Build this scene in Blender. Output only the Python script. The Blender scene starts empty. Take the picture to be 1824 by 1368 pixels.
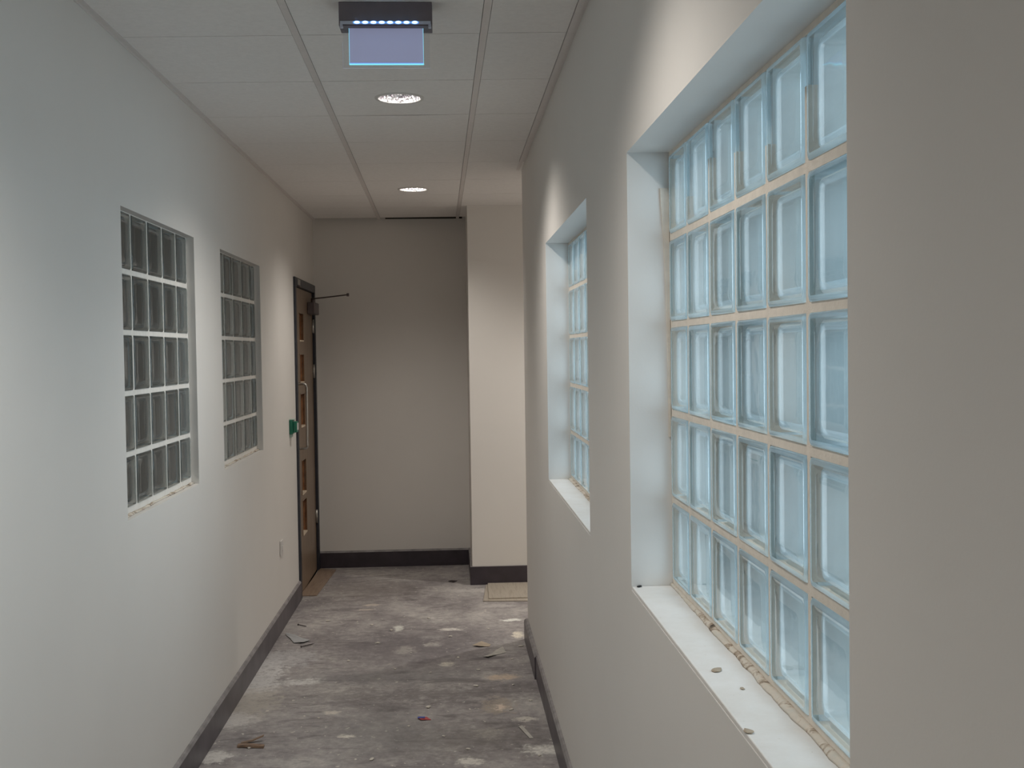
import bpy, math, random
from mathutils import Vector, Matrix

random.seed(7)
SC = bpy.context.scene
COL = SC.collection

# ------------------------------------------------------------------ camera
F_PX, YAW, PITCH, ROLL, CAM_Z = 2008.1, .055, .0301, .0143, 1.605


def view_axis(u, v):
    c, s = math.cos(ROLL), math.sin(ROLL)
    u, v = c * u - s * v, s * u + c * v
    X, U, Fw = u, -v, 1.0
    c, s = math.cos(PITCH), math.sin(PITCH)
    Y, Z = c * Fw + s * U, -s * Fw + c * U
    c, s = math.cos(YAW), math.sin(YAW)
    return Vector((c * X + s * Y, -s * X + c * Y, Z))


fwd = view_axis(0, 0)
right = view_axis(1, 0) - fwd
up = fwd - view_axis(0, 1)
cam_data = bpy.data.cameras.new('camera')
cam_data.sensor_width = 36
cam_data.lens = F_PX * 36 / 1824
cam_data.clip_start = .01
cam = bpy.data.objects.new('camera', cam_data)
COL.objects.link(cam)
m = Matrix((right, up, -fwd)).transposed().to_4x4()
m.translation = (0, 0, CAM_Z)
cam.matrix_world = m
SC.camera = cam

# ------------------------------------------------------------------ world, daylight, exposure
world = bpy.data.worlds.new('world')
SC.world = world
world.use_nodes = True
bg = world.node_tree.nodes['Background']
bg.inputs['Color'].default_value = (.62, .78, .92, 1)
bg.inputs['Strength'].default_value = .9


def area(name, loc, rot, sx, sy, power, col):
    d = bpy.data.lights.new(name, 'AREA')
    d.shape = 'RECTANGLE'
    d.size, d.size_y, d.energy, d.color = sx, sy, power, col
    o = bpy.data.objects.new(name, d)
    o.location, o.rotation_euler = loc, rot
    COL.objects.link(o)
    return o


# open daylight standing a couple of metres outside the glass-block windows
area('daylight', (2.4, 2.4, 2.3), (0, math.radians(90), 0), 3.6, 7.0, 262, (.84, .92, 1.0))

SC.view_settings.view_transform = 'Standard'
SC.view_settings.look = 'None'
SC.view_settings.gamma = 1
SC.view_settings.use_curve_mapping = False
SC.view_settings.exposure = 0.0
SC.cycles.use_denoising = True
SC.cycles.max_bounces = 12
SC.cycles.diffuse_bounces = 6
SC.cycles.transparent_max_bounces = 24
SC.cycles.sample_clamp_indirect = 4
SC.cycles.caustics_reflective = False
SC.cycles.caustics_refractive = False

LAMP_POWERS = (42, 50, 56, 48, 108)
LAMP_COL = (1.0, .94, .87)


# ------------------------------------------------------------------ material helpers
def mat(name):
    mt = bpy.data.materials.new(name)
    mt.use_nodes = True
    nt = mt.node_tree
    b = nt.nodes['Principled BSDF']
    return mt, nt, b


def node(nt, kind, **kw):
    n = nt.nodes.new(kind)
    for k, v in kw.items():
        setattr(n, k, v)
    return n


def noise(nt, scale, detail=4, rough=.55, dist=0.0, vec=None):
    n = node(nt, 'ShaderNodeTexNoise')
    n.inputs['Scale'].default_value = scale
    n.inputs['Detail'].default_value = detail
    n.inputs['Roughness'].default_value = rough
    n.inputs['Distortion'].default_value = dist
    if vec is None:
        tc = node(nt, 'ShaderNodeTexCoord')
        vec = tc.outputs['Object']
    nt.links.new(vec, n.inputs['Vector'])
    return n.outputs['Fac']


def ramp(nt, fac, stops):
    r = node(nt, 'ShaderNodeValToRGB')
    cr = r.color_ramp
    while len(cr.elements) < len(stops):
        cr.elements.new(.5)
    for e, (p, c) in zip(cr.elements, stops):
        e.position = p
        e.color = c if len(c) == 4 else (*c, 1)
    nt.links.new(fac, r.inputs['Fac'])
    return r.outputs['Color']


def mixc(nt, fac, a, b, blend='MIX'):
    n = node(nt, 'ShaderNodeMix', data_type='RGBA', blend_type=blend)
    for sock, v in ((n.inputs[0], fac), (n.inputs[6], a), (n.inputs[7], b)):
        if isinstance(v, (float, int)):
            sock.default_value = v
        elif isinstance(v, tuple):
            sock.default_value = v if len(v) == 4 else (*v, 1)
        else:
            nt.links.new(v, sock)
    return n.outputs[2]


def bump(nt, b, h, strength=.2, dist=.01):
    n = node(nt, 'ShaderNodeBump')
    n.inputs['Strength'].default_value = strength
    n.inputs['Distance'].default_value = dist
    nt.links.new(h, n.inputs['Height'])
    nt.links.new(n.outputs['Normal'], b.inputs['Normal'])


def plain(name, col, rough=.6, metal=0.0, var=.06, scale=30, bmp=0.0):
    mt, nt, b = mat(name)
    lo = tuple(c * (1 - var) for c in col)
    hi = tuple(min(1, c * (1 + var)) for c in col)
    nt.links.new(ramp(nt, noise(nt, scale), [(.3, lo), (.7, hi)]), b.inputs['Base Color'])
    b.inputs['Roughness'].default_value = rough
    b.inputs['Metallic'].default_value = metal
    if bmp:
        bump(nt, b, noise(nt, scale * 3), bmp, .003)
    return mt


def paint(name, col):
    """matt emulsion on plaster: faint roller texture and slow tonal drift"""
    mt, nt, b = mat(name)
    slow = noise(nt, 1.3, 3)
    lo = tuple(c * .96 for c in col)
    nt.links.new(ramp(nt, slow, [(.3, lo), (.7, col)]), b.inputs['Base Color'])
    b.inputs['Roughness'].default_value = .62
    b.inputs['Specular IOR Level'].default_value = .3
    bump(nt, b, noise(nt, 160, 3), .06, .002)
    return mt


M = {}
M['wall'] = paint('wall_paint', (.77, .745, .71))
M['reveal'] = paint('white_reveal_paint', (.78, .77, .75))
M['tile'] = plain('ceiling_tile_board', (.85, .83, .81), .9, var=.03, scale=60, bmp=.15)
M['rail'] = plain('ceiling_rail_metal', (.72, .68, .66), .45, var=.03)
M['gap'] = plain('joint_shadow', (.05, .045, .04), .9)
M['mortar'] = plain('cream_mortar', (.74, .68, .60), .85, var=.06, scale=40, bmp=.2)
M['mortar_left'] = plain('white_mortar', (.80, .77, .72), .85, var=.05, scale=40, bmp=.2)
M['skirt'] = plain('dark_skirting_paint', (.045, .036, .045), .38, var=.25, scale=9)
M['skirt_sheen'] = plain('dark_skirting_paint_sheen', (.10, .088, .098), .42, var=.3, scale=7)  # same dark paint; the grazing sheen is put into this lighter colour
M['skirt_top'] = plain('dusty_skirting_edge', (.24, .225, .225), .6, var=.3, scale=15)
M['frame'] = plain('door_frame_paint', (.030, .032, .042), .4, var=.15)
M['steel'] = plain('brushed_steel', (.55, .53, .50), .28, metal=1, var=.05)
M['darkmetal'] = plain('dark_metal', (.16, .13, .13), .45, metal=.6, var=.1)
M['box'] = plain('sign_housing_grey', (.17, .15, .17), .5, metal=.1, var=.05)
M['strip'] = plain('sign_strip_aluminium', (.55, .60, .72), .35, metal=.3, var=.05)
M['plastic'] = plain('white_plastic', (.72, .70, .68), .35, var=.02)
M['green'] = plain('green_plastic', (.012, .16, .10), .35, var=.05)
M['cleargreen'] = plain('pale_green_cover', (.35, .50, .44), .3, var=.03)
M['holeside'] = plain('raw_timber_reveal', (.30, .13, .055), .6, var=.3, scale=25)
M['bead'] = plain('pale_timber_bead', (.72, .60, .46), .6, var=.1)
M['nail'] = plain('rusty_steel', (.06, .045, .045), .5, metal=.5, var=.2)
M['paper'] = plain('grubby_paper', (.46, .44, .40), .8, var=.15, scale=25)
M['tape'] = plain('clear_tape_strip', (.42, .43, .44), .35, var=.12, scale=20)
M['chip'] = plain('plaster_crumb', (.58, .54, .48), .9, var=.15, scale=40)
M['tan'] = plain('cardboard_scrap', (.40, .33, .25), .85, var=.15, scale=30)
M['red'] = plain('red_wrapper', (.45, .06, .07), .5)
M['blue'] = plain('blue_wrapper', (.05, .09, .38), .5)
M['dark'] = plain('dark_speck', (.02, .02, .02), .9)  # near-black colour of the dark sill speck


def timber(name, light, dark, axis_scale):
    mt, nt, b = mat(name)
    tc = node(nt, 'ShaderNodeTexCoord')
    mp = node(nt, 'ShaderNodeMapping')
    mp.inputs['Scale'].default_value = axis_scale
    nt.links.new(tc.outputs['Object'], mp.inputs['Vector'])
    g = noise(nt, 6, 6, .6, .6, mp.outputs['Vector'])
    nt.links.new(ramp(nt, g, [(.3, dark), (.55, light), (.75, tuple(c * .85 for c in light))]), b.inputs['Base Color'])
    b.inputs['Roughness'].default_value = .42
    bump(nt, b, g, .08, .002)
    return mt


M['door'] = timber('door_veneer', (.25, .18, .125), (.17, .115, .075), (6, 6, .6))
M['ply'] = timber('plywood', (.46, .41, .34), (.34, .29, .235), (14, 1, 6))
M['thresh'] = timber('floor_board_strip', (.31, .225, .165), (.22, .155, .115), (8, 1, 4))
M['offcut'] = timber('broken_timber', (.26, .17, .11), (.10, .06, .05), (3, 14, 6))

# ---- concrete floor: grey slab, dust, trowel marks, spilt plaster
mt, nt, b = mat('dirty_concrete')
M['floor'] = mt
tc = node(nt, 'ShaderNodeTexCoord')
P = tc.outputs['Object']
base = ramp(nt, noise(nt, 2.3, 8, .66, .3, P), [(.30, (.19, .172, .178)), (.5, (.34, .316, .316)), (.70, (.49, .465, .45))])
fine = ramp(nt, noise(nt, 22, 8, .7, .2, P), [(.3, (.72, .72, .72)), (.7, (1.25, 1.24, 1.2))])
c = mixc(nt, 1.0, base, fine, 'MULTIPLY')
mp = node(nt, 'ShaderNodeMapping')
mp.inputs['Scale'].default_value = (1.2, 5, 1)
mp.inputs['Rotation'].default_value = (0, 0, .5)
nt.links.new(P, mp.inputs['Vector'])
sweep = ramp(nt, noise(nt, 2.2, 5, .6, 1.2, mp.outputs['Vector']), [(.56, (0, 0, 0)), (.70, (.55, .55, .55))])
c = mixc(nt, sweep, c, (.075, .065, .068))


def mul(nt, a, b_):
    n = node(nt, 'ShaderNodeMath', operation='MULTIPLY')
    for s, v in ((n.inputs[0], a), (n.inputs[1], b_)):
        if isinstance(v, (int, float)):
            s.default_value = v
        else:
            nt.links.new(v, s)
    return n.outputs[0]


# general pale dust and crumbs pressed into the slab
dust = ramp(nt, noise(nt, 5.5, 9, .72, .5, P), [(.57, (0, 0, 0)), (.72, (.65, .65, .65))])
c = mixc(nt, dust, c, (.36, .34, .31))
speck = ramp(nt, noise(nt, 34, 3, .55, .4, P), [(.67, (0, 0, 0)), (.70, (1, 1, 1))])
c = mixc(nt, speck, c, (.62, .58, .52))
# stains and splashes that have a place of their own
warp = node(nt, 'ShaderNodeTexNoise')
warp.inputs['Scale'].default_value = 24
warp.inputs['Detail'].default_value = 8
warp.inputs['Roughness'].default_value = .7
nt.links.new(P, warp.inputs['Vector'])
sub = node(nt, 'ShaderNodeVectorMath', operation='SUBTRACT')
nt.links.new(warp.outputs['Color'], sub.inputs[0])
sub.inputs[1].default_value = (.5, .5, .5)
broken = ramp(nt, noise(nt, 38, 8, .75, .6, P), [(.36, (.35, .35, .35)), (.50, (1, 1, 1))])
for (x, y, rx, ry, w, col, k) in [
    (-.262, 6.04, .055, .075, .10, (0.78, 0.741, 0.663), .9), (-.119, 6.14, .045, .05, .08, (0.858, 0.819, 0.741), .9),
    (-.32, 6.52, .025, .07, .05, (0.86, 0.858, 0.78), .95), (-.02, 6.47, .06, .03, .06, (0.858, 0.819, 0.754), .9),
    (-.13, 6.30, .07, .04, .08, (0.65, 0.624, 0.585), .6), (-.04, 5.74, .035, .04, .06, (0.806, 0.754, 0.65), .9),
    (.235, 5.49, .07, .05, .10, (0.598, 0.481, 0.377), .9), (.19, 5.05, .07, .11, .16, (0.38, 0.32, 0.26), .7),
    (.20, 5.02, .025, .04, .08, (0.728, 0.598, 0.494), .85), (.345, 4.47, .07, .05, .10, (0.78, 0.754, 0.702), .9),
    (.14, 4.68, .06, .06, .14, (0.65, 0.611, 0.546), .6), (.34, 6.65, .06, .03, .05, (0.86, 0.858, 0.806), .9),
    (.36, 6.30, .03, .07, .06, (0.806, 0.741, 0.624), .9), (.30, 4.85, .05, .03, .08, (0.715, 0.676, 0.598), .7),
    (-.96, 5.60, .10, .38, .25, (0.676, 0.663, 0.65), .75), (-.74, 5.50, .09, .05, .12, (0.728, 0.715, 0.689), .75),
    (-.94, 5.20, .12, .22, .22, (0.468, 0.429, 0.377), .7), (-.98, 4.95, .10, .10, .16, (0.676, 0.65, 0.624), .6),
    (-.86, 5.95, .14, .16, .22, (0.52, 0.507, 0.507), .7), (-.46, 4.70, .035, .02, .05, (0.832, 0.78, 0.689), .85),
    (-.55, 5.02, .035, .02, .05, (0.65, 0.598, 0.533), .85), (-.95, 4.50, .06, .06, .12, (0.728, 0.702, 0.663), .7),
    (-.52, 7.15, .05, .03, .06, (0.624, 0.546, 0.468), .7), (-.55, 7.02, .05, .02, .05, (0.624, 0.546, 0.468), .7),
    (.12, 7.50, .16, .06, .12, (0.546, 0.52, 0.494), .6), (.28, 7.03, .10, .03, .06, (0.52, 0.494, 0.468), .6),
    (.06, 4.36, .05, .04, .09, (0.754, 0.715, 0.65), .7),
    (-.25, 6.05, .45, .45, .5, (0.12, 0.105, 0.115), .65), (.10, 4.62, .30, .16, .3, (0.13, 0.115, 0.11), .6),
    (-.1, 5.25, .55, .10, .35, (0.15, 0.135, 0.135), .6), (-.55, 7.6, .30, .3, .35, (0.2, 0.17, 0.15), .4),
    (-.35, 5.55, .5, .1, .3, (0.2, 0.2, 0.2), .35), (-.30, 4.75, .22, .25, .4, (0.21, 0.205, 0.2), .4),
]:
    sc_ = node(nt, 'ShaderNodeVectorMath', operation='SCALE')
    nt.links.new(sub.outputs[0], sc_.inputs[0])
    sc_.inputs['Scale'].default_value = w * 2.1
    ad = node(nt, 'ShaderNodeVectorMath', operation='ADD')
    nt.links.new(P, ad.inputs[0])
    nt.links.new(sc_.outputs[0], ad.inputs[1])
    mp = node(nt, 'ShaderNodeMapping')
    mp.inputs['Location'].default_value = (-x / rx, -y / ry, 0)
    mp.inputs['Scale'].default_value = (1 / rx, 1 / ry, 0)
    nt.links.new(ad.outputs[0], mp.inputs['Vector'])
    ln = node(nt, 'ShaderNodeVectorMath', operation='LENGTH')
    nt.links.new(mp.outputs[0], ln.inputs[0])
    soft = .6 if rx > .2 else .3
    mr = node(nt, 'ShaderNodeMapRange')
    nt.links.new(ln.outputs['Value'], mr.inputs[0])
    mr.inputs[1].default_value = 1 - soft
    mr.inputs[2].default_value = 1 + soft
    mr.inputs[3].default_value = k
    mr.inputs[4].default_value = 0
    c = mixc(nt, mr.outputs[0] if rx > .2 else mul(nt, mul(nt, mr.outputs[0], 1.1), broken), c, col)
nt.links.new(c, b.inputs['Base Color'])
b.inputs['Roughness'].default_value = .78
b.inputs['Specular IOR Level'].default_value = .35
bump(nt, b, noise(nt, 30, 8, .7, 0, P), .25, .004)

# ---- dusty white sill with grit
mt, nt, b = mat('dusty_sill_paint')
M['sill'] = mt
s1 = ramp(nt, noise(nt, 6, 7, .7), [(.35, (.80, .785, .765)), (.68, (.72, .69, .65))])
s2 = ramp(nt, noise(nt, 75, 3, .6), [(.70, (0, 0, 0)), (.75, (.6, .6, .6))])
nt.links.new(mixc(nt, s2, s1, (.50, .42, .33)), b.inputs['Base Color'])
b.inputs['Roughness'].default_value = .55
bump(nt, b, noise(nt, 50, 5), .15, .003)

# ---- rough mortar squeezed out under the blocks
mt, nt, b = mat('rough_mortar')
M['bead_mortar'] = mt
nt.links.new(ramp(nt, noise(nt, 17, 7, .72, .8), [(.36, (.07, .055, .045)), (.43, (.36, .29, .22)), (.50, (.66, .60, .52)), (.7, (.56, .55, .50))]), b.inputs['Base Color'])
b.inputs['Roughness'].default_value = .9
bump(nt, b, noise(nt, 60, 6), .6, .004)


# ---- glass of the blocks
def glass_pane(name, tint, milk, body=(.72, .86, .92)):
    mt = bpy.data.materials.new(name)
    mt.use_nodes = True
    nt = mt.node_tree
    nt.nodes.clear()
    out = node(nt, 'ShaderNodeOutputMaterial')
    tr = node(nt, 'ShaderNodeBsdfTransparent')
    tr.inputs[0].default_value = (*tint, 1)
    gl = node(nt, 'ShaderNodeBsdfGlossy')
    gl.inputs['Roughness'].default_value = .04
    gl.inputs['Color'].default_value = (.95, .98, 1, 1)
    tn = node(nt, 'ShaderNodeBsdfTranslucent')
    tn.inputs[0].default_value = (*body, 1)
    df = node(nt, 'ShaderNodeBsdfDiffuse')
    df.inputs[0].default_value = (*body, 1)
    lw = node(nt, 'ShaderNodeLayerWeight')
    lw.inputs['Blend'].default_value = .5
    pw = node(nt, 'ShaderNodeMath', operation='POWER')
    nt.links.new(lw.outputs['Facing'], pw.inputs[0])
    pw.inputs[1].default_value = 5
    ma = node(nt, 'ShaderNodeMath', operation='MULTIPLY_ADD', use_clamp=True)
    nt.links.new(pw.outputs[0], ma.inputs[0])
    ma.inputs[1].default_value = .9
    ma.inputs[2].default_value = .04
    m0 = node(nt, 'ShaderNodeMixShader')
    m0.inputs[0].default_value = .2
    nt.links.new(tn.outputs[0], m0.inputs[1])
    nt.links.new(df.outputs[0], m0.inputs[2])
    m1 = node(nt, 'ShaderNodeMixShader')
    m1.inputs[0].default_value = milk
    nt.links.new(tr.outputs[0], m1.inputs[1])
    nt.links.new(m0.outputs[0], m1.inputs[2])
    m2 = node(nt, 'ShaderNodeMixShader')
    nt.links.new(ma.outputs[0], m2.inputs[0])
    nt.links.new(m1.outputs[0], m2.inputs[1])
    nt.links.new(gl.outputs[0], m2.inputs[2])
    nt.links.new(m2.outputs[0], out.inputs[0])
    # pressed glass is never dead flat
    n = noise(nt, 14, 2, .5)
    bp = node(nt, 'ShaderNodeBump')
    bp.inputs['Strength'].default_value = .08
    bp.inputs['Distance'].default_value = .004
    nt.links.new(n, bp.inputs['Height'])
    nt.links.new(bp.outputs[0], gl.inputs['Normal'])
    return mt


M['pane'] = glass_pane('block_glass_face', (.93, .97, .98), .04)
M['rim_shaded'] = glass_pane('block_glass_rim_shaded', (.74, .77, .76), .4, (.42, .45, .44))  # left-hand rims: same glass, weak backlight put into a darker tint
M['rim'] = glass_pane('block_glass_rim', (.82, .91, .96), .5)


M['rim_in'] = glass_pane('block_inner_rim', (.86, .93, .96), .22)


def cavity(name, col, tr):
    mt = bpy.data.materials.new(name)
    mt.use_nodes = True
    nt = mt.node_tree
    nt.nodes.clear()
    out = node(nt, 'ShaderNodeOutputMaterial')
    df = node(nt, 'ShaderNodeBsdfDiffuse')
    tn = node(nt, 'ShaderNodeBsdfTranslucent')
    gl = node(nt, 'ShaderNodeBsdfGlossy')
    gl.inputs['Roughness'].default_value = .12
    cc = ramp(nt, noise(nt, 9, 3, .5, .6), [(.35, tuple(v * .88 for v in col)), (.65, col)])
    nt.links.new(cc, df.inputs[0])
    nt.links.new(cc, tn.inputs[0])
    a = node(nt, 'ShaderNodeMixShader')
    a.inputs[0].default_value = tr
    nt.links.new(df.outputs[0], a.inputs[1])
    nt.links.new(tn.outputs[0], a.inputs[2])
    b2 = node(nt, 'ShaderNodeMixShader')
    b2.inputs[0].default_value = .12
    nt.links.new(a.outputs[0], b2.inputs[1])
    nt.links.new(gl.outputs[0], b2.inputs[2])
    nt.links.new(b2.outputs[0], out.inputs[0])
    return mt


M['cavity'] = cavity('block_cavity_glass', (.60, .655, .65), .45)
M['cavity_shaded'] = cavity('block_cavity_glass_shaded', (.29, .275, .262), .3)  # same block glass, darkened in colour for the unlit room behind
M['side'] = cavity('block_outer_side', (.74, .86, .90), .1)

# acrylic of the sign
mt = bpy.data.materials.new('clear_acrylic')
M['acrylic'] = mt
mt.use_nodes = True
nt = mt.node_tree
nt.nodes.clear()
out = node(nt, 'ShaderNodeOutputMaterial')
tr = node(nt, 'ShaderNodeBsdfTransparent')
tr.inputs[0].default_value = (.97, .98, .99, 1)
gl = node(nt, 'ShaderNodeBsdfGlossy')
gl.inputs['Roughness'].default_value = .05
mx = node(nt, 'ShaderNodeMixShader')
mx.inputs[0].default_value = .04
nt.links.new(tr.outputs[0], mx.inputs[1])
nt.links.new(gl.outputs[0], mx.inputs[2])
nt.links.new(mx.outputs[0], out.inputs[0])


def emit(name, col, st):
    mt, nt, b = mat(name)
    b.inputs['Base Color'].default_value = (*col, 1)
    b.inputs['Emission Color'].default_value = (*col, 1)
    b.inputs['Emission Strength'].default_value = st
    return mt


M['led'] = emit('led_glow', (.45, .80, 1.0), 6)
M['ledhalo'] = emit('led_lens', (.10, .28, .85), 1.3)
M['glow_edge'] = emit('lit_acrylic_edge', (.20, .72, .85), 1.0)
M['glow_blue'] = emit('lit_acrylic_edge_blue', (.18, .30, .80), .9)
M['clear_edge'] = emit('clear_sheet_edge', (.45, .45, .50), .25)
M['panel'] = emit('edge_lit_panel', (.34, .37, .55), .40)
M['tube'] = emit('lamp_tube', (1.0, .93, .95), 1.7)

# faceted downlight reflector
mt, nt, b = mat('faceted_reflector')
M['reflector'] = mt
b.inputs['Base Color'].default_value = (.92, .90, .90, 1)
b.inputs['Metallic'].default_value = .85
b.inputs['Roughness'].default_value = .38
vo = node(nt, 'ShaderNodeTexVoronoi')
vo.inputs['Scale'].default_value = 95
tcn = node(nt, 'ShaderNodeTexCoord')
nt.links.new(tcn.outputs['Object'], vo.inputs['Vector'])
bump(nt, b, vo.outputs['Distance'], .9, .006)
nt.links.new(ramp(nt, noise(nt, 70, 3, .7), [(.40, (.38, .34, .38)), (.52, (.95, .93, .95))]), b.inputs['Base Color'])


# ------------------------------------------------------------------ mesh helpers
class MB:
    def __init__(s):
        s.v, s.f, s.mi, s.sm = [], [], [], []
        s.mats = []

    def m(s, mt):
        if mt not in s.mats:
            s.mats.append(mt)
        return s.mats.index(mt)

    def face(s, idx, mt, smooth=False):
        s.f.append(idx)
        s.mi.append(s.m(mt))
        s.sm.append(smooth)

    def quad(s, pts, mt, smooth=False):
        n = len(s.v)
        s.v += [tuple(p) for p in pts]
        s.face(list(range(n, n + len(pts))), mt, smooth)

    def box(s, a, b, mt, bev=0.0, sides=None):
        """axis aligned box; bev chamfers all twelve edges"""
        x0, y0, z0 = (min(p, q) for p, q in zip(a, b))
        x1, y1, z1 = (max(p, q) for p, q in zip(a, b))
        if bev <= 0:
            n = len(s.v)
            s.v += [(x, y, z) for x in (x0, x1) for y in (y0, y1) for z in (z0, z1)]
            for q in ((0, 1, 3, 2), (4, 6, 7, 5), (0, 4, 5, 1), (2, 3, 7, 6), (0, 2, 6, 4), (1, 5, 7, 3)):
                s.face([n + i for i in q], mt)
            return
        import bmesh
        bm = bmesh.new()
        bmesh.ops.create_cube(bm, size=1)
        for v in bm.verts:
            v.co = Vector(((x0 + x1) / 2 + v.co.x * (x1 - x0), (y0 + y1) / 2 + v.co.y * (y1 - y0), (z0 + z1) / 2 + v.co.z * (z1 - z0)))
        bmesh.ops.bevel(bm, geom=bm.edges[:], offset=bev, segments=2, affect='EDGES', profile=.5)
        n = len(s.v)
        s.v += [tuple(v.co) for v in bm.verts]
        bm.verts.index_update()
        for f in bm.faces:
            s.face([n + v.index for v in f.verts], mt)
        bm.free()

    def rings(s, rings, mt, close=True, smooth=True, cap0=False, cap1=False):
        n = len(s.v)
        k = len(rings[0])
        for r in rings:
            s.v += [tuple(p) for p in r]
        for i in range(len(rings) - 1):
            for j in range(k if close else k - 1):
                a, b_ = n + i * k + j, n + i * k + (j + 1) % k
                s.face([a, b_, b_ + k, a + k], mt[i] if isinstance(mt, list) else mt, smooth)
        if cap0:
            s.face([n + j for j in range(k)][::-1], mt[0] if isinstance(mt, list) else mt)
        if cap1:
            s.face([n + (len(rings) - 1) * k + j for j in range(k)], mt[-1] if isinstance(mt, list) else mt)

    def tube(s, pts, r, mt, seg=12, caps=True):
        pts = [Vector(p) for p in pts]
        rings = []
        ref = Vector((0, 0, 1))
        for i, p in enumerate(pts):
            d = (pts[min(i + 1, len(pts) - 1)] - pts[max(i - 1, 0)]).normalized()
            a = d.cross(ref)
            if a.length < .05:
                a = d.cross(Vector((0, 1, 0)))
            a.normalize()
            b_ = d.cross(a).normalized()
            rr = r[i] if isinstance(r, (list, tuple)) else r
            rings.append([p + rr * (math.cos(t) * a + math.sin(t) * b_) for t in (2 * math.pi * j / seg for j in range(seg))])
        s.rings(rings, mt, cap0=caps, cap1=caps)

    def disc_ring(s, cx, cy, prof, mt, seg=48):
        rings = [[(cx + r * math.cos(t), cy + r * math.sin(t), z) for t in (2 * math.pi * j / seg for j in range(seg))] for r, z in prof]
        s.rings(rings, mt)

    def build(s, name, parent=None, loc=None):
        me = bpy.data.meshes.new(name)
        v = s.v
        if loc is not None:
            v = [(x - loc[0], y - loc[1], z - loc[2]) for x, y, z in v]
        me.from_pydata(v, [], s.f)
        for mt in s.mats:
            me.materials.append(mt)
        me.polygons.foreach_set('material_index', s.mi)
        me.polygons.foreach_set('use_smooth', s.sm)
        me.update()
        o = bpy.data.objects.new(name, me)
        if loc is not None:
            o.location = loc
        COL.objects.link(o)
        if parent:
            o.parent = parent
        return o


def tag(o, label, cat, group=None):
    o['label'] = label
    o['category'] = cat
    if group:
        o['group'] = group
    return o


def struct(o, label=None, cat=None):
    o['kind'] = 'structure'
    if label:
        o['label'] = label
    if cat:
        o['category'] = cat
    return o


def empty(name, loc, rz=0):
    o = bpy.data.objects.new(name, None)
    o.location = loc
    o.rotation_euler = (0, 0, rz)
    o.empty_display_size = .1
    COL.objects.link(o)
    return o


CEIL = 2.591
XR, XRB = .4112, .600          # right wall: corridor face, outer face
TL = -.0045                    # the left wall runs a hair off parallel
XD = 8.435                     # far wall
LEFT_O = (-1.011, 5.0, 0)      # origin of everything on the left wall


def wall_with_openings(mb, xf, xb, y0, y1, z0, z1, holes, mt, mrev):
    ys = sorted({y0, y1, *[h[0] for h in holes], *[h[1] for h in holes]})
    zs = sorted({z0, z1, *[h[2] for h in holes], *[h[3] for h in holes]})
    for a, b_ in zip(ys, ys[1:]):
        for c_, d in zip(zs, zs[1:]):
            ym, zm = (a + b_) / 2, (c_ + d) / 2
            if any(h[0] < ym < h[1] and h[2] < zm < h[3] for h in holes):
                continue
            for x in (xf, xb):
                mb.quad([(x, a, c_), (x, b_, c_), (x, b_, d), (x, a, d)], mt)
    for (a, b_, c_, d) in holes:
        mb.quad([(xf, a, c_), (xb, a, c_), (xb, a, d), (xf, a, d)], mrev)
        mb.quad([(xf, b_, c_), (xb, b_, c_), (xb, b_, d), (xf, b_, d)], mrev)
        mb.quad([(xf, a, c_), (xb, a, c_), (xb, b_, c_), (xf, b_, c_)], mrev)
        mb.quad([(xf, a, d), (xb, a, d), (xb, b_, d), (xf, b_, d)], mrev)
    for y in (y0, y1):
        mb.quad([(xf, y, z0), (xb, y, z0), (xb, y, z1), (xf, y, z1)], mt)
    for z in (z0, z1):
        mb.quad([(xf, y0, z), (xb, y0, z), (xb, y1, z), (xf, y1, z)], mt)


# ------------------------------------------------------------------ shell
Y_BACK = -3.0
REC_X = 3.2                     # how far the corridor turns off to the right
mb = MB()
mb.box((-1.25, Y_BACK - .1, -.12), (REC_X + .1, XD + .1, 0), M['floor'])
struct(mb.build('floor'), 'bare dirty grey concrete floor of the corridor', 'floor')

# right wall with its two openings
R_OPEN = [(1.145, 2.570, 1.047, 2.052), (3.335, 4.745, 1.047, 2.052)]
mb = MB()
wall_with_openings(mb, XR, XRB, Y_BACK, 6.20, 0, CEIL + .13, R_OPEN, M['wall'], M['reveal'])
struct(mb.build('wall_right'), 'cream wall along the right side with two deep glass block windows', 'wall')

# left wall, in its own slightly turned frame
LW = empty  # (name kept for readability of calls below)
L_OPEN = [(-1.408, -.418, 1.086, 2.073), (.085, 1.105, 1.088, 2.073)]      # y relative to 5
DOOR_Y0, DOOR_Y1 = 2.36, 3.40
mb = MB()
wall_with_openings(mb, 0, -.16, Y_BACK - 5, XD - 5 + .05, 0, CEIL + .13,
                   L_OPEN + [(DOOR_Y0 + .04, DOOR_Y1 - .04, 0, 2.06)], M['wall'], M['wall'])
wl = mb.build('wall_left')
wl.location = LEFT_O
wl.rotation_euler = (0, 0, TL)
struct(wl, 'pale grey wall along the left side with two shallow glass block windows', 'wall')

mb = MB()
mb.box((-1.25, XD, 0), (.20, XD + .1, CEIL + .13), M['wall'])
struct(mb.build('wall_far'), 'beige end wall of the corridor behind the door', 'wall')
mb = MB()
mb.box((.1334, 7.694, 0), (REC_X, XD + .1, CEIL + .13), M['wall'], .002)
struct(mb.build('wall_return'), 'wall stepping forward at the right of the corridor end', 'wall')
mb = MB()
mb.box((XRB, 6.02, 0), (REC_X, 6.20, CEIL + .13), M['wall'])
struct(mb.build('wall_side_passage'))
mb = MB()
mb.box((REC_X, 6.02, 0), (REC_X + .1, XD + .1, CEIL + .13), M['wall'])
struct(mb.build('wall_side_passage_end'))
mb = MB()
mb.box((-1.25, Y_BACK - .1, 0), (XRB, Y_BACK, CEIL + .13), M['wall'])
struct(mb.build('wall_back'))

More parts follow.
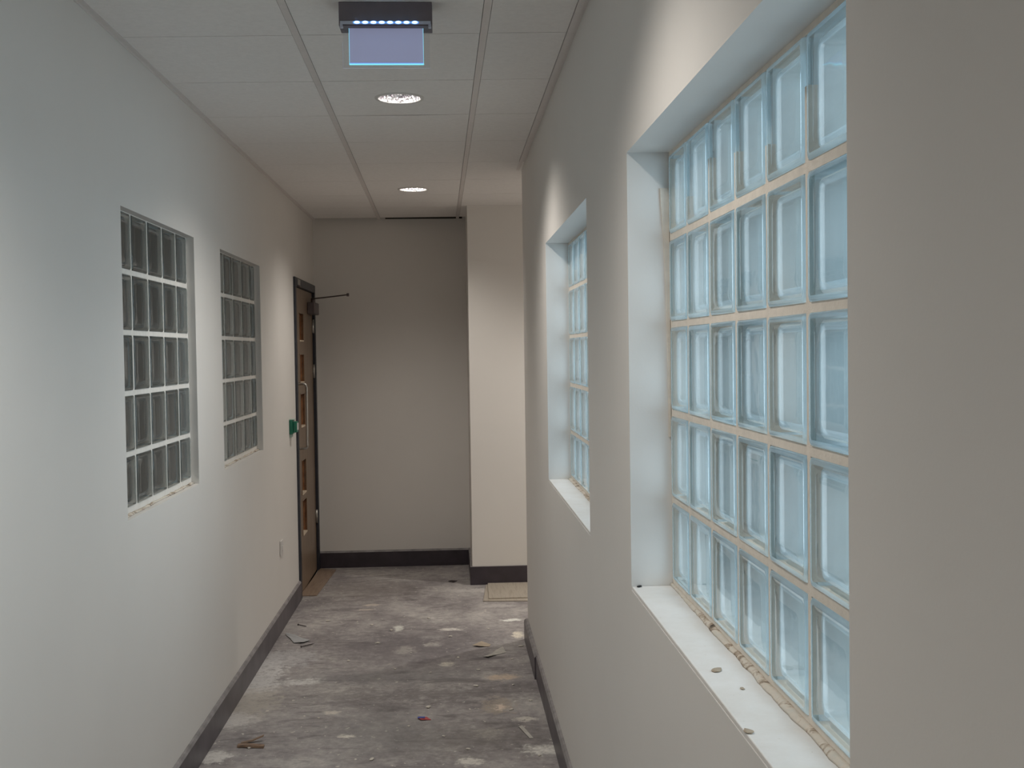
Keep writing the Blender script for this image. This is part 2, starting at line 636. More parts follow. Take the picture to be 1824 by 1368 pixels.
# dim room on the other side of the left wall
mb = MB()
mb.box((-3.6, 0, -.1), (-3.5, XD + .1, 2.8), M['wall'])
mb.box((-3.5, -.1, -.1), (-1.25, 0, 2.8), M['wall'])
mb.box((-3.5, XD, -.1), (-1.25, XD + .1, 2.8), M['wall'])
mb.box((-3.5, 0, 2.7), (-1.25, XD, 2.8), M['wall'])
mb.box((-3.5, 0, -.1), (-1.25, XD, 0), M['floor'])
struct(mb.build('wall_neighbouring_room'))

# ------------------------------------------------------------------ ceiling
RAILS = [(-.4634), (.1179), (.6992), (1.2805), (1.8618), (2.443), (3.02)]


def rail_x(r, y):
    return r - .0097 * (y - 4)


def cross_y(k, x):
    return 3.541 + .6 * k - .045 * x


mb = MB()
mb.box((-1.25, Y_BACK - .1, CEIL + .115), (XRB, XD + .1, CEIL + .15), M['gap'])
mb.box((XRB, 6.0, CEIL + .115), (REC_X + .1, XD + .1, CEIL + .15), M['gap'])
ceil = mb.build('ceiling')
struct(ceil, 'suspended ceiling of square off-white tiles in a metal grid', 'ceiling')
LIGHTS = [(-.170, -.39), (-.170, 2.02), (-.178, 4.432), (-.203, 6.905), (1.56, 6.95)]  # the last one is an unseen addition that brightens the projecting wall
mb = MB()
LX = lambda y: -1.011 + .0045 * (y - 5)
for k in range(-11, 8):
    bounds = [None] + RAILS
    for i in range(len(RAILS)):
        def px(side, y):
            if side < 0:
                return LX(y) + .022 if i == 0 else rail_x(RAILS[i - 1], y) + .0125
            return rail_x(RAILS[i], y) - .0125
        g = .0022
        ya, yb = cross_y(k, 0), cross_y(k + 1, 0)
        ym = (ya + yb) / 2
        if i >= 3 and ym < 6.1:
            continue
        if i == 2 and ym < 5.9:
            # the strip beside the right wall, cut at the edge trim
            xl_, xr_ = px(-1, ym), XR - .032
            if k == 3:
                pass
        else:
            xl_, xr_ = px(-1, ym), px(1, ym)
        if i == 2 and ym < 5.9:
            q = [(px(-1, ya), cross_y(k, px(-1, ya)) + g), (XR - .032, cross_y(k, XR) + g), (XR - .032, cross_y(k + 1, XR) - g), (px(-1, yb), cross_y(k + 1, px(-1, yb)) - g)]
        else:
            q = [(px(-1, ya), cross_y(k, px(-1, ya)) + g), (px(1, ya), cross_y(k, px(1, ya)) + g), (px(1, yb), cross_y(k + 1, px(1, yb)) - g), (px(-1, yb), cross_y(k + 1, px(-1, yb)) - g)]
        if i == 1 and 4.9 < ym < 5.2:      # this tile has warped and leaves an open joint
            (ax, ay), (bx, by) = q[0], q[1]
            q = [q[0]] + [(ax + (bx - ax) * t, ay + (by - ay) * t + .011 * math.sin(math.pi * t) ** 2) for t in [j_ / 12 for j_ in range(1, 12)]] + q[1:]
        lamp = [l for l in LIGHTS if min(p[0] for p in q) < l[0] < max(p[0] for p in q) and min(p[1] for p in q) < l[1] < max(p[1] for p in q)]
        n = len(mb.v)
        top = [(x, y, CEIL + .015) for x, y in q]
        bot = [(x, y, CEIL) for x, y in q]
        for j in range(len(q)):
            jn = (j + 1) % len(q)
            mb.quad([bot[j], bot[jn], top[jn], top[j]], M['tile'])
        if not lamp:
            mb.quad(bot, M['tile'])
        else:
            cx, cy = lamp[0]
            S = 48
            ring, outer = [], []
            for t in range(S):
                a = 2 * math.pi * t / S
                dx, dy = math.cos(a), math.sin(a)
                ring.append((cx + .086 * dx, cy + .086 * dy, CEIL))
                # where this ray leaves the tile outline
                best = 9
                for j in range(4):
                    (ax, ay), (bx, by) = q[j], q[(j + 1) % 4]
                    ex, ey = bx - ax, by - ay
                    den = dx * ey - dy * ex
                    if abs(den) < 1e-9:
                        continue
                    tt = ((ax - cx) * ey - (ay - cy) * ex) / den
                    uu = ((ax - cx) * dy - (ay - cy) * dx) / den
                    if tt > 0 and -1e-6 <= uu <= 1 + 1e-6:
                        best = min(best, tt)
                outer.append((cx + best * dx, cy + best * dy, CEIL))
            mb.rings([outer, ring], M['tile'], smooth=False)
            mb.rings([ring, [(x, y, CEIL + .03) for x, y, z in ring]], M['tile'])
            for j in range(4):      # corner gaps between the rays and the outline
                cxx, cyy = q[j]
                a = math.atan2(cyy - cy, cxx - cx) % (2 * math.pi)
                t0 = int(a / (2 * math.pi) * S)
                mb.quad([outer[t0], (cxx, cyy, CEIL), outer[(t0 + 1) % S]], M['tile'])
mb.build('ceiling_tile', ceil)
for i, r in enumerate(RAILS):
    if r > .6:
        y0 = 6.22
    else:
        y0 = Y_BACK
    y1 = XD if r < .13 else 7.69
    mb = MB()
    n = len(mb.v)
    mb.rings([[(rail_x(r, y) + sx, y, CEIL + z) for sx, z in ((-.0110, .01), (-.0110, -.0015), (.0110, -.0015), (.0110, .01))] for y in (y0, y1)], M['rail'], smooth=False, cap0=True, cap1=True)
    mb.build('ceiling_rail', ceil)
mb = MB()
mb.rings([[(LX(y) + sx, y, CEIL + z) for sx, z in ((-.005, .02), (-.005, -.006), (.003, -.006), (.004, -.002), (.0215, -.002), (.0215, .02))] for y in (Y_BACK, XD)], M['rail'], smooth=False, cap0=True, cap1=True)
struct(mb.build('trim_1'), 'metal edge trim where the left wall meets the ceiling', 'trim')
mb = MB()
mb.box((XR - .030, Y_BACK, CEIL - .002), (XR - .012, 6.2, CEIL + .02), M['rail'])
mb.box((XR - .012, Y_BACK, CEIL + .003), (XR, 6.2, CEIL + .02), M['rail'])
struct(mb.build('trim_2'), 'shadow-gap edge trim where the right wall meets the ceiling', 'trim')
mb = MB()
mb.box((-.46, XD - .002, CEIL - .0015), (.11, XD, CEIL + .02), M['gap'])
struct(mb.build('trim_3'))


# ------------------------------------------------------------------ skirting
def skirt_profile(h=.125, t=.015):
    return [(0, 0), (t, 0), (t, h - .012), (t * .55, h - .002), (0, h)]


def skirting(name, p0, p1, nrm, h=.125, t=.015, parent=None):
    """straight skirting from p0 to p1 on the side nrm points to"""
    mb = MB()
    prof = skirt_profile(h, t)
    r = [[(p[0] + nrm[0] * d, p[1] + nrm[1] * d, z) for d, z in prof] for p in (p0, p1)]
    n = len(mb.v)
    mb.rings(r, M['skirt' if name.endswith('far') else 'skirt_sheen'], close=True, smooth=False, cap0=True, cap1=True)
    for i, f in enumerate(mb.f):
        if i in (2, 3):
            mb.mi[i] = mb.m(M['skirt_top'])
    return mb.build(name)


o = skirting('baseboard_left', (0, Y_BACK - 5), (0, DOOR_Y0), (1, 0))
o.location, o.rotation_euler = LEFT_O, (0, 0, TL)
struct(o, 'dark skirting board along the foot of the left wall', 'baseboard')
o = skirting('baseboard_right', (XR, Y_BACK), (XR, 5.42), (-1, 0))
struct(o, 'long dark skirting board along the right wall', 'baseboard')
o = skirting('baseboard_right', (XR, 5.43), (XR, 6.20), (-1, 0), .118, .022)
struct(o, 'short far length of dark skirting at the right wall end', 'baseboard')
o = skirting('baseboard_far', (-1.0, XD), (.1334, XD), (0, -1))
struct(o, 'dark skirting board on the end wall', 'baseboard')
mb = MB()
mb.box((.119, 7.680, 0), (REC_X, 7.694, .125), M['skirt'], .002)
mb.box((.119, 7.694, 0), (.1334, XD, .125), M['skirt'], .002)
mb.box((.1335, 7.6815, .1245), (REC_X, 7.6935, .1265), M['skirt_top'])
mb.box((.1200, 7.681, .1245), (.1330, XD, .1265), M['skirt_top'])
struct(mb.build('baseboard_return'), 'dark skirting wrapping the projecting wall', 'baseboard')


# ------------------------------------------------------------------ glass block windows
def rsq(cy, cz, hy, hz, rc, x, seg=5):
    pts = []
    for q in range(4):
        a0 = math.pi / 2 * q
        sy, sz = [(1, 1), (-1, 1), (-1, -1), (1, -1)][q]
        for j in range(seg + 1):
            a = a0 + math.pi / 2 * j / seg
            pts.append((x, cy + sy * (hy - rc) + rc * math.cos(a), cz + sz * (hz - rc) + rc * math.sin(a)))
    return pts


def glass_block(mb, xf, d, cy, cz, hy, hz, cav, depth=.078):
    """hollow pressed block; xf = x of its face, d = +1/-1 direction into the wall"""
    prof = [(0, .012, .008, 'rim'), (0, .0045, .008, 'rim'), (.0016, .0014, .008, 'rim'), (.0045, 0, .007, 'rim'), (.0095, .0004, .006, 'rim'),
            (.013, .0022, .010, 'pane'), (.0165, .0036, .013, 'pane'), (.021, .0030, .014, 'pane'), (.027, .0012, .014, 'pane'), (.040, .0010, .012, 'pane')]
    rings = [rsq(cy, cz, hy - s, hz - s, rc, xf + d * x) for s, x, rc, _ in prof]
    rim = M['rim'] if d > 0 else M['rim_shaded']
    mb.rings(rings, [rim if p[3] == 'rim' else M['pane'] for p in prof[1:]], cap1=False)
    mb.quad(rings[-1], M['pane'])
    # inner face of the front half and the walls of the hollow
    c = [(.026, .0105, .012), (.016, .0115, .014), (.0115, .0160, .014), (.0105, .024, .014), (.0105, depth - .024, .014), (.0115, depth - .016, .014), (.016, depth - .0115, .014), (.026, depth - .0105, .012)]
    rr = [rsq(cy, cz, hy - s, hz - s, rc, xf + d * x) for s, x, rc in c]
    mb.rings(rr, [M['rim_in']] + [cav] * 5 + [M['rim_in']])
    mb.quad(rr[0], M['pane'])
    sd = [rsq(cy, cz, hy, hz, .008, xf + d * x) for x in (.012, depth - .012)]
    mb.rings(sd, M['side'])
    # back face
    bk = [(0, depth - .012, .008), (0, depth - .004, .008), (.004, depth, .007), (.012, depth, .008)]
    rr = [rsq(cy, cz, hy - s, hz - s, rc, xf + d * x) for s, x, rc in bk]
    mb.rings(rr, M['rim'])
    mb.quad(rr[-1], M['pane'])


def block_window(name, xf, d, ya, yb, z_edges, y_edges, joint, mortar, raked=False):
    """ya..yb, full opening; y_edges / z_edges = joint lines incl. the outer ones"""
    w = MB()
    hj = joint / 2
    rec = .0035
    xa, xb = xf + d * rec, xf + d * .074
    for zi, z in enumerate(z_edges):
        a, b_ = z - hj, z + hj
        if zi == 0:
            a = z_lo_of[name]
        if zi == len(z_edges) - 1:
            b_ = z_hi_of[name]
        w.box((xa, ya + .001, a), (xb, yb - .001, b_), mortar)
    for yi, y in enumerate(y_edges):
        a, b_ = y - hj, y + hj
        if yi == 0:
            a = min(ya + .001, b_ - .001)
        if yi == len(y_edges) - 1:
            b_ = yb - .001
        for z0, z1 in zip(z_edges, z_edges[1:]):
            top_row = z1 == z_edges[-1]
            if raked and top_row and 0 < yi < len(y_edges) - 1:
                zm = z0 + (z1 - z0) * (.35 + .12 * ((yi * 7) % 3))
                w.box((xa, a, z0 + hj), (xb, b_, zm), mortar)
                w.box((xf + d * .03, a, zm), (xb, b_, z1 - hj), mortar)
            else:
                w.box((xa, a, z0 + hj), (xb, b_, z1 - hj), mortar)
    g = MB()
    for y0, y1 in zip(y_edges, y_edges[1:]):
        for z0, z1 in zip(z_edges, z_edges[1:]):
            jy, jz = random.uniform(-.0008, .0008), random.uniform(-.0008, .0008)
            glass_block(g, xf + d * random.uniform(-.0006, .0006), d, (y0 + y1) / 2 + jy, (z0 + z1) / 2 + jz, (y1 - y0) / 2 - hj + .0005, (z1 - z0) / 2 - hj + .0005, M['cavity'] if d > 0 else M['cavity_shaded'])
    return w, g


z_lo_of = {'window_1': 1.047, 'window_2': 1.047, 'window_3': 1.087, 'window_4': 1.089}
z_hi_of = {'window_1': 2.052, 'window_2': 2.052, 'window_3': 2.072, 'window_4': 2.072}


def rough_bead(name, x0, d, ya, yb, z, parent, w=.012, h=.012, seed=1):
    """uneven bead of mortar along the foot of the blocks"""
    rnd = random.Random(seed)
    mb = MB()
    n = int((yb - ya) / .018)
    rings = []
    hh, ww = h, w
    for i in range(n + 1):
        y = ya + (yb - ya) * i / n
        hh += rnd.uniform(-.25, .25) * h
        ww += rnd.uniform(-.25, .25) * w
        hh = min(max(hh, h * .45), h * 1.35)
        ww = min(max(ww, w * .35), w * 1.45)
        rings.append([(x0 + d * .004, y, z), (x0 - d * ww, y, z), (x0 - d * ww * .85, y, z + hh * .45), (x0 - d * ww * .35, y, z + hh * .85), (x0 + d * .004, y, z + hh)])
    mb.rings(rings, M['bead_mortar'], cap0=True, cap1=True)
    return mb.build(name, parent)


XG = .5045
WINLAB = {
    'window_1': 'large near glass block window on the right, deep white reveal',
    'window_2': 'farther glass block window on the right wall',
    'window_3': 'nearer dark glass block window in the left wall',
    'window_4': 'farther dark glass block window beside the door on the left',
}
for name, (ya, yb, zl, zh), joints in (
        ('window_1', R_OPEN[0], [1.172 + .2 * i - .0 for i in range(8)]),
        ('window_2', R_OPEN[1], [3.345 + .2 * i for i in range(8)])):
    joints[-1] = yb
    if name == 'window_1':
        joints = [1.150, 1.375, 1.574, 1.775, 1.972, 2.172, 2.376, 2.567]
        joints[0] = 1.175
    w, g = block_window(name, XG, 1, ya, yb, [1.064, 1.257, 1.456, 1.659, 1.857, 2.050], joints, .0155, M['mortar'], True)
    root = w.build(name)
    struct(root, WINLAB[name], 'window')
    g.build('glass_block_panel', root)
    mb = MB()
    mb.box((XR + .001, ya + .001, 1.047), (XG + .004, yb - .001, 1.0555), M['sill'], .0015)
    mb.build('window_sill', root)
    rough_bead('mortar_bead', XG, 1, ya + .002, yb - .002, 1.0555, root, .0075, .0055, 3 if name == 'window_1' else 5)

# far jamb of the near window: ragged edge of the jamb board, with the light strip of filler behind it
mb = MB()
ed = [(1.97, .018), (1.93, .0165), (1.88, .013), (1.80, .009), (1.70, .006), (1.56, .004), (1.40, .003)]
mb.rings([[(XG + .002, 2.5655, z), (XG - t, 2.5655, z), (XG - t, 2.5695, z), (XG + .002, 2.5695, z)] for z, t in ed], M['mortar'], smooth=False, cap0=True, cap1=True)
struct(mb.build('trim_4'), 'sliver of pale filler beside the top of the far jamb', 'trim')

for name, (ya, yb, zl, zh), n in (('window_3', L_OPEN[0], 5), ('window_4', L_OPEN[1], 5)):
    zs = [1.104, 1.284, 1.482, 1.680, 1.878, 2.078]
    p = (yb - ya) / n
    ys = [ya + p * i for i in range(n + 1)]
    if name == 'window_3':
        ys = [-1.40, -1.200, -1.000, -.800, -.600, -.424]
    else:
        ys = [.090, .300, .510, .735, .955, 1.100]
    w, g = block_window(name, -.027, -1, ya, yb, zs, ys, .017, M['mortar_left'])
    root = w.build(name)
    root.location, root.rotation_euler = LEFT_O, (0, 0, TL)
    struct(root, WINLAB[name], 'window')
    g.build('glass_block_panel', root)
    rough_bead('mortar_bead', -.027, -1, ya + .002, yb - .002, z_lo_of[name], root, .012, .009, 9 if n == 5 else 4)

# ------------------------------------------------------------------ door on the left at the corridor end
root = empty('door_1', LEFT_O, TL)
struct(root, 'tall brown timber door with five small vision openings in a dark frame', 'door')
mb = MB()
y0, y1, zt = DOOR_Y0, DOOR_Y1, 2.10
mb.box((-.10, y0, 0), (.014, y0 + .050, zt), M['frame'], .003)
mb.box((-.10, y1 - .050, 0), (.014, y1, zt), M['frame'], .003)
mb.box((-.10, y0 + .050, zt - .055), (.014, y1 - .050, zt), M['frame'], .003)
mb.build('door_frame', root)
# leaf with five openings cut through
HOLES = [(1.690, 1.873), (1.407, 1.594), (1.108, 1.326), (.653, .877), (.377, .606)]
ly0, ly1 = y0 + .055, y1 - .055
hy0, hy1 = 2.640, 2.845
lf, lb = -.006, -.055
mb = MB()
wall_with_openings(mb, lf, lb, ly0, ly1, .008, zt - .060, [(hy0, hy1, a, b_) for a, b_ in HOLES], M['door'], M['holeside'])
leaf = mb.build('door_leaf', root)
for a, b_ in HOLES:
    mb = MB()
    t = .007
    mb.box((lf + .003, hy0 - t, a - t), (lf - .012, hy0, b_ + t), M['door'])
    mb.box((lf + .003, hy1, a - t), (lf - .012, hy1 + t, b_ + t), M['door'])
    mb.box((lf + .003, hy0, b_), (lf - .012, hy1, b_ + t), M['door'])
    mb.box((lf + .003, hy0, a - t), (lf - .030, hy1, a + .003), M['bead'])
    mb.build('vision_bead', leaf)
# D pull handle
mb = MB()
hy, hz0, hz1, r, off = 2.485, .975, 1.402, .0085, .062
pts = [(lf, hy, hz1), (lf + off - .02, hy, hz1)]
for j in range(1, 6):
    a = math.pi / 2 * j / 5
    pts.append((lf + off - .02 + .02 * math.sin(a), hy, hz1 - .02 + .02 * math.cos(a)))
for j in range(0, 6):
    a = math.pi / 2 * j / 5
    pts.append((lf + off - .02 + .02 * math.cos(a), hy, hz0 + .02 - .02 * math.sin(a)))
pts.append((lf, hy, hz0))
mb.tube(pts, r, M['steel'])
for z in (hz0, hz1):
    mb.tube([(lf, hy, z), (lf + .006, hy, z)], .016, M['steel'], 16)
mb.build('door_handle', leaf)
# hinges
for z in (1.80, 1.47, .40):
    mb = MB()
    mb.tube([(.001, ly1 + .004, z - .05), (.001, ly1 + .004, z + .05)], .007, M['steel'], 10)
    mb.box((-.004, ly1 - .022, z - .05), (-.0045, ly1 + .004, z + .05), M['steel'])
    mb.build('hinge', leaf)
# closer with its loose arm standing out into the corridor
mb = MB()
mb.box((lf, ly1 - .27, 1.88), (lf + .055, ly1 - .03, 1.965), M['darkmetal'], .006)
mb.tube([(lf + .03, ly1 - .16, 1.96), (lf + .03, ly1 - .16, 1.995)], .016, M['darkmetal'], 14)
cl = mb.build('door_closer', leaf)
mb = MB()
mb.rings([[(x, y + sy, z + sz) for sy, sz in ((-.011, -.004), (.011, -.004), (.011, .004), (-.011, .004))]
          for x, y, z in ((lf + .02, ly1 - .17, 1.993), (.12, ly1 - .26, 1.997), (.30, ly1 - .37, 2.010))], M['darkmetal'], smooth=False, cap0=True, cap1=True)
mb.tube([(.292, ly1 - .365, 1.998), (.292, ly1 - .365, 2.020)], .009, M['darkmetal'], 10)
mb.build('closer_arm', cl)
# small keep plate in the head of the frame
mb = MB()
mb.box((.014, y0 + .085, zt - .050), (.022, y0 + .185, zt - .012), M['steel'], .002)
mb.box((.014, y0 + .085, zt - .062), (.030, y0 + .190, zt - .052), M['darkmetal'], .002)
mb.build('keep_plate', root)

# ------------------------------------------------------------------ fittings on the left wall


def on_left(name, y, z):
    return empty(name, (LEFT_O[0] + .0045 * (y - 5), y, z), TL)


r_ = on_left('door_release_point', 7.10, 1.145)
tag(r_, 'small green emergency release box on the left wall beside the door frame', 'call point')
mb = MB()
mb.box((.0005, -.044, -.044), (.022, .044, .044), M['green'], .003)
mb.box((.022, -.034, -.034), (.046, .034, .034), M['green'], .004)
mb.build('housing', r_)
mb = MB()
mb.box((.046, -.026, -.020), (.049, .026, .024), M['plastic'], .001)
mb.build('press_plate', r_)
mb = MB()
mb.box((.001, -.040, .0445), (.030, .040, .0485), M['cleargreen'], .001)
mb.build('hinged_cover', r_)
mb = MB()
mb.box((.001, -.036, -.064), (.012, .036, -.0445), M['cleargreen'], .002)
mb.build('cover_tab', r_)

r_ = on_left('wall_socket', 6.63, .470)
tag(r_, 'white plastic wall outlet low on the left wall before the door', 'socket')
mb = MB()
mb.box((.0005, -.043, -.043), (.010, .043, .043), M['plastic'], .003)
mb.build('face_plate', r_)
mb = MB()
mb.box((.010, -.014, -.020), (.014, .014, .012), M['plastic'], .002)
mb.build('outlet', r_)


# ------------------------------------------------------------------ downlights
def downlight(x, y, label, energy, tube_dx):
    r_ = empty('recessed_downlight', (x, y, CEIL))
    tag(r_, label, 'ceiling light', 'round downlights in the corridor ceiling')
    mb = MB()
    mb.disc_ring(0, 0, [(.080, .004), (.0805, -.002), (.084, -.0045), (.094, -.0035), (.097, 0)], M['plastic'])
    mb.build('trim_ring', r_)
    mb = MB()
    prof = [(.0795, .0), (.078, .015), (.074, .035), (.067, .055), (.056, .075), (.040, .092), (.020, .100), (.001, .102)]
    mb.disc_ring(0, 0, prof, M['reflector'])
    mb.build('reflector', r_)
    mb = MB()
    for dy in (-.010, .010):
        mb.tube([(tube_dx - .035, dy, .060), (tube_dx + .030, dy, .060)], .0065, M['tube'], 12)
    mb.tube([(tube_dx + .030, -.010, .060), (tube_dx + .036, 0, .060), (tube_dx + .030, .010, .060)], .0065, M['tube'], 12)
    mb.build('lamp_tube', r_)
    d = bpy.data.lights.new('downlight_beam', 'SPOT')
    d.energy = energy
    d.color = LAMP_COL
    d.spot_size = math.radians(136)
    d.spot_blend = 1.0
    d.shadow_soft_size = .045
    o = bpy.data.objects.new('downlight_beam', d)
    o.location = (0, 0, .030)
    o.parent = r_
    COL.objects.link(o)
    return r_


for (x, y), lab, dx in zip(LIGHTS, (
        'round recessed downlight in the ceiling behind the camera',
        'round recessed downlight overhead, nearer than the sign',
        'lit round recessed downlight just behind the hanging sign, the larger one in view',
        'farthest round recessed downlight, close to the end wall',
        'unseen downlight added round the corner to brighten the projecting wall'), (0, 0, .01, .02, 0)):
    downlight(x, y, lab, LAMP_POWERS[LIGHTS.index((x, y))], dx)

# ------------------------------------------------------------------ hanging exit-sign fitting with a blank panel
r_ = empty('emergency_sign_light', (-.165, 3.24, CEIL))
tag(r_, 'grey ceiling sign fitting with glowing LEDs above a blank lit panel', 'sign light')
W2 = .131
mb = MB()
mb.box((-W2, -.020, -.068), (W2, .055, -.0005), M['box'], .002)
mb.build('housing', r_)
mb = MB()
mb.box((-W2 + .004, -.024, -.064), (W2 - .004, -.0195, -.055), M['strip'], .001)
mb.box((-W2 + .003, -.023, -.072), (-W2 + .011, -.006, -.062), M['strip'], .001)
mb.box((W2 - .011, -.023, -.072), (W2 - .003, -.006, -.062), M['strip'], .001)
mb.build('light_strip', r_)
for i in range(8):
    x = -.080 + i * .0232
    mb = MB()
    mb.rings([[(x + rx * math.cos(t), -.0245 - dz, -.0595 + rz * math.sin(t)) for t in (2 * math.pi * j / 16 for j in range(16))]
              for rx, rz, dz in ((.0112, .0050, 0), (.0072, .0034, .0010))], M['ledhalo'])
    mb.rings([[(x + rx * math.cos(t), -.0255 - dz, -.0595 + rz * math.sin(t)) for t in (2 * math.pi * j / 16 for j in range(16))]
              for rx, rz, dz in ((.0076, .0034, 0), (.0040, .0018, .0012), (.0003, .0002, .0014))], M['led'])
    mb.build('led', r_)
mb = MB()
mb.box((-.123, .010, -.178), (.123, .014, -.066), M['acrylic'])
mb.box((-.1245, .010, -.1790), (.1245, .0135, -.1778), M['clear_edge'])
mb.box((-.1245, .010, -.179), (-.1235, .0135, -.105), M['clear_edge'])
mb.build('clear_sheet', r_)
mb = MB()
mb.box((-.1045, .004, -.168), (.1045, .009, -.066), M['panel'])
sp = mb.build('lit_panel', r_)
mb = MB()
mb.box((-.1055, .0030, -.1700), (.1058, .0096, -.1675), M['glow_edge'])
mb.box((-.1053, .0030, -.1675), (-.1046, .0096, -.066), M['glow_edge'])
mb.box((.1046, .0030, -.1675), (.1053, .0096, -.066), M['glow_edge'])
mb.box((-.1040, .0032, -.1675), (.1040, .0039, -.1655), M['glow_blue'])
mb.build('glowing_edge', sp)

# ------------------------------------------------------------------ boards and rubbish on the floor


def slab(name, quad_, z0, z1, mt, label, cat):
    mb = MB()
    n = 0
    bot = [(x, y, z0) for x, y in quad_]
    top = [(x, y, z1) for x, y in quad_]
    mb.quad(bot[::-1], mt)
    mb.quad(top, mt)
    for i in range(4):
        j = (i + 1) % 4
        mb.quad([bot[i], bot[j], top[j], top[i]], mt)
    cx = sum(p[0] for p in quad_) / 4
    cy = sum(p[1] for p in quad_) / 4
    return tag(mb.build(name, None, (cx, cy, z0)), label, cat)


slab('plywood_sheet', [(.190, 7.16), (.86, 7.10), (.87, 7.63), (.225, 7.66)], .0005, .0065, M['ply'],
     'lower of two thin plywood sheets on the floor, its edge sticking out', 'board')
slab('plywood_sheet', [(.228, 7.20), (.90, 7.20), (.90, 7.665), (.236, 7.672)], .0072, .0135, M['ply'],
     'upper of two plywood sheets lying before the projecting wall', 'board')
slab('threshold_board', [(-1.010, 7.46), (-.900, 7.46), (-.860, 8.33), (-.985, 8.40)], .0005, .006, M['thresh'],
     'brown strip of board on the floor along the foot of the door', 'board')


def screw(x, y, ang, ln, label):
    mb = MB()
    c_, s_ = math.cos(ang), math.sin(ang)
    P_ = lambda t: (t * c_, t * s_, .0035)
    mb.tube([P_(-ln / 2), P_(ln * .35), P_(ln / 2)], [.0026, .0026, .0006], M['nail'], 8)
    mb.tube([P_(-ln / 2 - .003), P_(-ln / 2)], [.0055, .0040], M['nail'], 10)
    o = mb.build('nail')
    o.location = (x, y, .0021)
    return tag(o, label, 'nail')


screw(-.887, 6.635, -.75, .075, 'dark nail on the floor by the left skirting, the farther of two')
screw(-.800, 6.185, .75, .085, 'dark nail on the floor beside the strip of tape, the nearer of two')


def scrap(name, pts, z, mt, label, cat, bend=.012, th=.0012):
    """irregular thin piece with real thickness; pts = outline around its middle"""
    cx = sum(p[0] for p in pts) / len(pts)
    cy = sum(p[1] for p in pts) / len(pts)
    rnd = random.Random(int(abs(cx * 1000 + cy * 100)))
    mb = MB()
    k = len(pts)
    zz = [rnd.uniform(0, bend) for _ in pts]
    lo = [(x - cx, y - cy, z + h) for (x, y), h in zip(pts, zz)]
    hi = [(a, b_, c_ + th) for a, b_, c_ in lo]
    mid = bend * .45
    n = len(mb.v)
    mb.v += lo + hi + [(0, 0, z + mid), (0, 0, z + mid + th)]
    for i in range(k):
        j = (i + 1) % k
        mb.face([n + j, n + i, n + 2 * k], mt)
        mb.face([n + k + i, n + k + j, n + 2 * k + 1], mt)
        mb.face([n + i, n + j, n + k + j, n + k + i], mt)
    o = mb.build(name)
    zmin = min(v[2] for v in mb.v)
    o.location = (cx, cy, .0006 - zmin)
    return tag(o, label, cat)


scrap('tape_strip', [(-.958, 6.46), (-.905, 6.44), (-.850, 6.33), (-.800, 6.29), (-.830, 6.24), (-.885, 6.25), (-.920, 6.35), (-.950, 6.42)], 0, M['tape'],
      'crumpled translucent strip of tape by the left skirting', 'tape', .010)
scrap('paper_scrap', [(.098, 6.07), (.150, 6.13), (.200, 6.10), (.190, 6.06), (.140, 6.055)], 0, M['tan'],
      'small brown torn scrap beside a paler scrap near the right wall', 'scrap', .014)
scrap('paper_scrap', [(.150, 5.86), (.190, 5.89), (.225, 5.99), (.262, 6.03), (.275, 5.93), (.235, 5.90), (.175, 5.835)], 0, M['paper'],
      'pale torn paper scrap on the floor near the right wall', 'scrap', .010)
scrap('cardboard_scrap', [(.268, 4.74), (.285, 4.76), (.322, 4.60), (.305, 4.60)], 0, M['paper'],
      'thin pale sliver of card on the floor by the right skirting', 'scrap', .006)
scrap('cardboard_scrap', [(.030, 7.83), (-.015, 7.86), (-.035, 7.81), (.005, 7.78)], 0, M['nail'],
      'small dark flat disc of rubbish on the floor by the end wall', 'scrap', .006)
o = scrap('wrapper_scrap', [(-.165, 4.905), (-.125, 4.915), (-.105, 4.875), (-.150, 4.868)], 0, M['red'],
          'tiny red and blue wrapper scrap in the middle of the floor', 'wrapper', .005)
mb = MB()
mb.box((-.028, -.004, .0058), (.004, .014, .0070), M['blue'])
mb.build('blue_patch', o)

# two broken bits of timber at the near left
mb = MB()
n = 0
mb.rings([[(x, y + sy, z + sz) for sy, sz in ((-.013, -.004), (.013, -.004), (.011, .005), (-.010, .004))]
          for x, y, z in ((-.058, .012, .0045), (-.02, .004, .008), (.02, 0, .0055), (.052, -.006, .0045))], M['offcut'], smooth=False, cap0=True, cap1=True)
o = mb.build('timber_splinter')
o.location = (-.832, 4.605, .0006)
tag(o, 'broken dark splinter of timber on the floor at the near left', 'splinter')
mb = MB()
mb.rings([[(x, y + sy, z + sz) for sy, sz in ((-.009, -.002), (.008, -.002), (.006, .0025), (-.007, .002))]
          for x, y, z in ((-.045, 0, .003), (0, .01, .008), (.045, .02, .024))], M['offcut'], smooth=False, cap0=True, cap1=True)
o = mb.build('timber_splinter')
o.location = (-.838, 4.655, .0006)
tag(o, 'thin upturned sliver of timber behind the broken splinter at the near left', 'splinter')


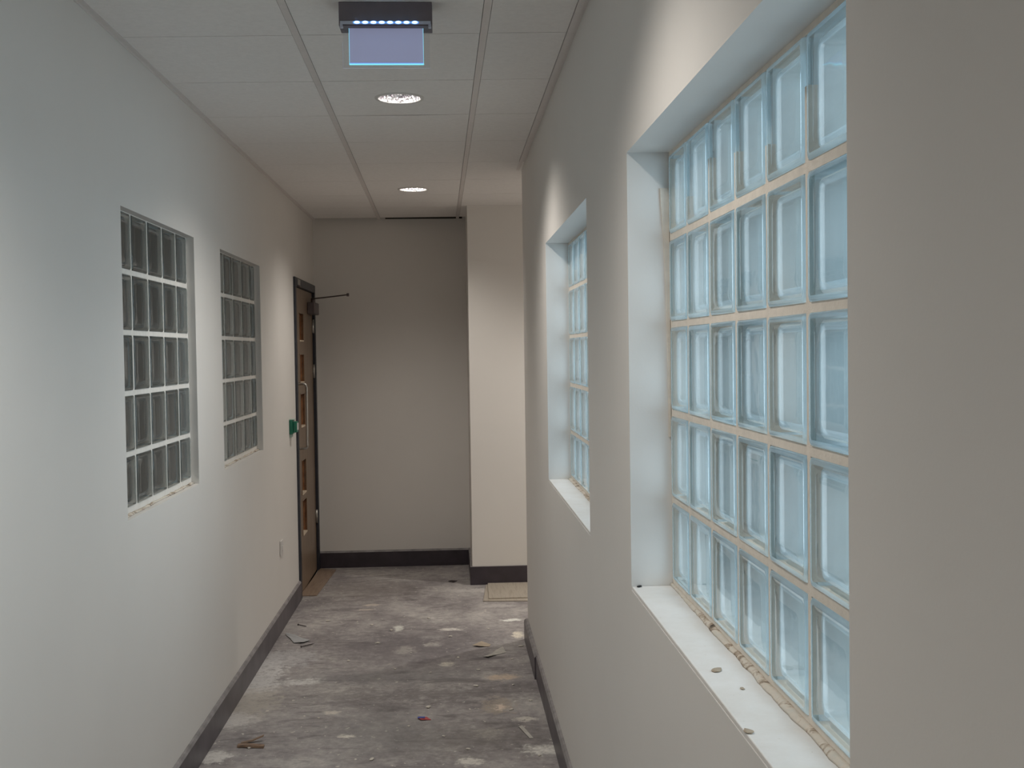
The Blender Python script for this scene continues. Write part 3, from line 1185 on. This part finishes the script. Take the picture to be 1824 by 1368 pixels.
def lump(name, x, y, z, r, mt, label=None, cat=None, group=None, sx=1.0, flat=.45):
    rnd = random.Random(int(x * 7919 + y * 613))
    import bmesh
    bm = bmesh.new()
    bmesh.ops.create_icosphere(bm, subdivisions=2, radius=1)
    a = rnd.uniform(0, 3.1)
    for v in bm.verts:
        f = 1 + rnd.uniform(-.22, .22)
        px_, py_ = v.co.x * sx * f, v.co.y * f
        v.co = Vector(((px_ * math.cos(a) - py_ * math.sin(a)) * r, (px_ * math.sin(a) + py_ * math.cos(a)) * r, max(v.co.z * f * flat, -flat * .7) * r))
    zmin = min(v.co.z for v in bm.verts)
    me = bpy.data.meshes.new(name)
    bm.to_mesh(me)
    bm.free()
    me.materials.append(mt)
    o = bpy.data.objects.new(name, me)
    o.location = (x, y, z - zmin + .0005)
    COL.objects.link(o)
    if label:
        tag(o, label, cat, group)
    return o


# loose crumbs of plaster across the slab
spots = [(-.23, 5.98), (-.36, 6.48), (.02, 5.86), (-.12, 5.60), (-.42, 6.20), (-.55, 5.86), (.30, 5.80), (.36, 6.05), (.25, 4.98), (.33, 4.40),
         (-.60, 4.95), (-.33, 4.42), (.05, 4.50), (-.20, 4.80), (.10, 5.35), (-.02, 6.30), (-.30, 5.68), (-.75, 6.75), (-.15, 6.75), (.20, 6.45),
         (-.70, 5.25), (-.84, 4.60), (.345, 5.10), (-.05, 4.66), (-.48, 6.62), (.12, 5.62), (.28, 5.35), (-.12, 5.05)]
MARKS = [('the farther dark nail', -.887, 6.635), ('the nearer dark nail', -.800, 6.185), ('the crumpled tape strip', -.88, 6.35),
         ('the pale torn paper scrap', .21, 5.93), ('the small brown torn scrap', .155, 6.09), ('the pale sliver of card', .295, 4.68),
         ('the red and blue wrapper scrap', -.135, 4.89), ('the broken timber splinter', -.832, 4.605)]
seen = set()
for i, (x, y) in enumerate(spots):
    for far, mname, mx_, my_ in sorted((math.hypot(x - b_, (y - c_)), a, b_, c_) for a, b_, c_ in MARKS):
        dx_, dy_ = x - mx_, y - my_
        side = ('left of' if dx_ < 0 else 'right of') if abs(dx_) > abs(dy_) else ('in front of' if dy_ < 0 else 'behind')
        near = 'just' if far < .25 else ('a step' if far < .6 else 'well')
        lab = 'pale plaster crumb %s %s %s' % (near, side, mname)
        if lab not in seen:
            break
    seen.add(lab)
    lump('plaster_crumb', x, y, 0, .0045 + .006 * ((i * 37) % 10) / 10, M['chip'], lab, 'crumb',
         'plaster crumbs scattered on the floor', 1.5)
# grit on the sill of the near window
for (x, y, r, lab) in ((.445, 1.876, .0075, 'tan flake of plaster in the middle of the near right window sill'),
                       (.417, 1.571, .0065, 'tan flake at the front edge of the near window sill'),
                       (.461, 1.772, .0035, 'tiny tan speck on the sill close to the glass blocks'),
                       (.428, 2.562, .0055, 'dark speck in the far front corner of the near window sill')):
    lump('sill_flake', x, y, 1.0555, r, M['dark'] if 'dark' in lab else M['tan'], lab, 'flake', None, 1.6, .3)
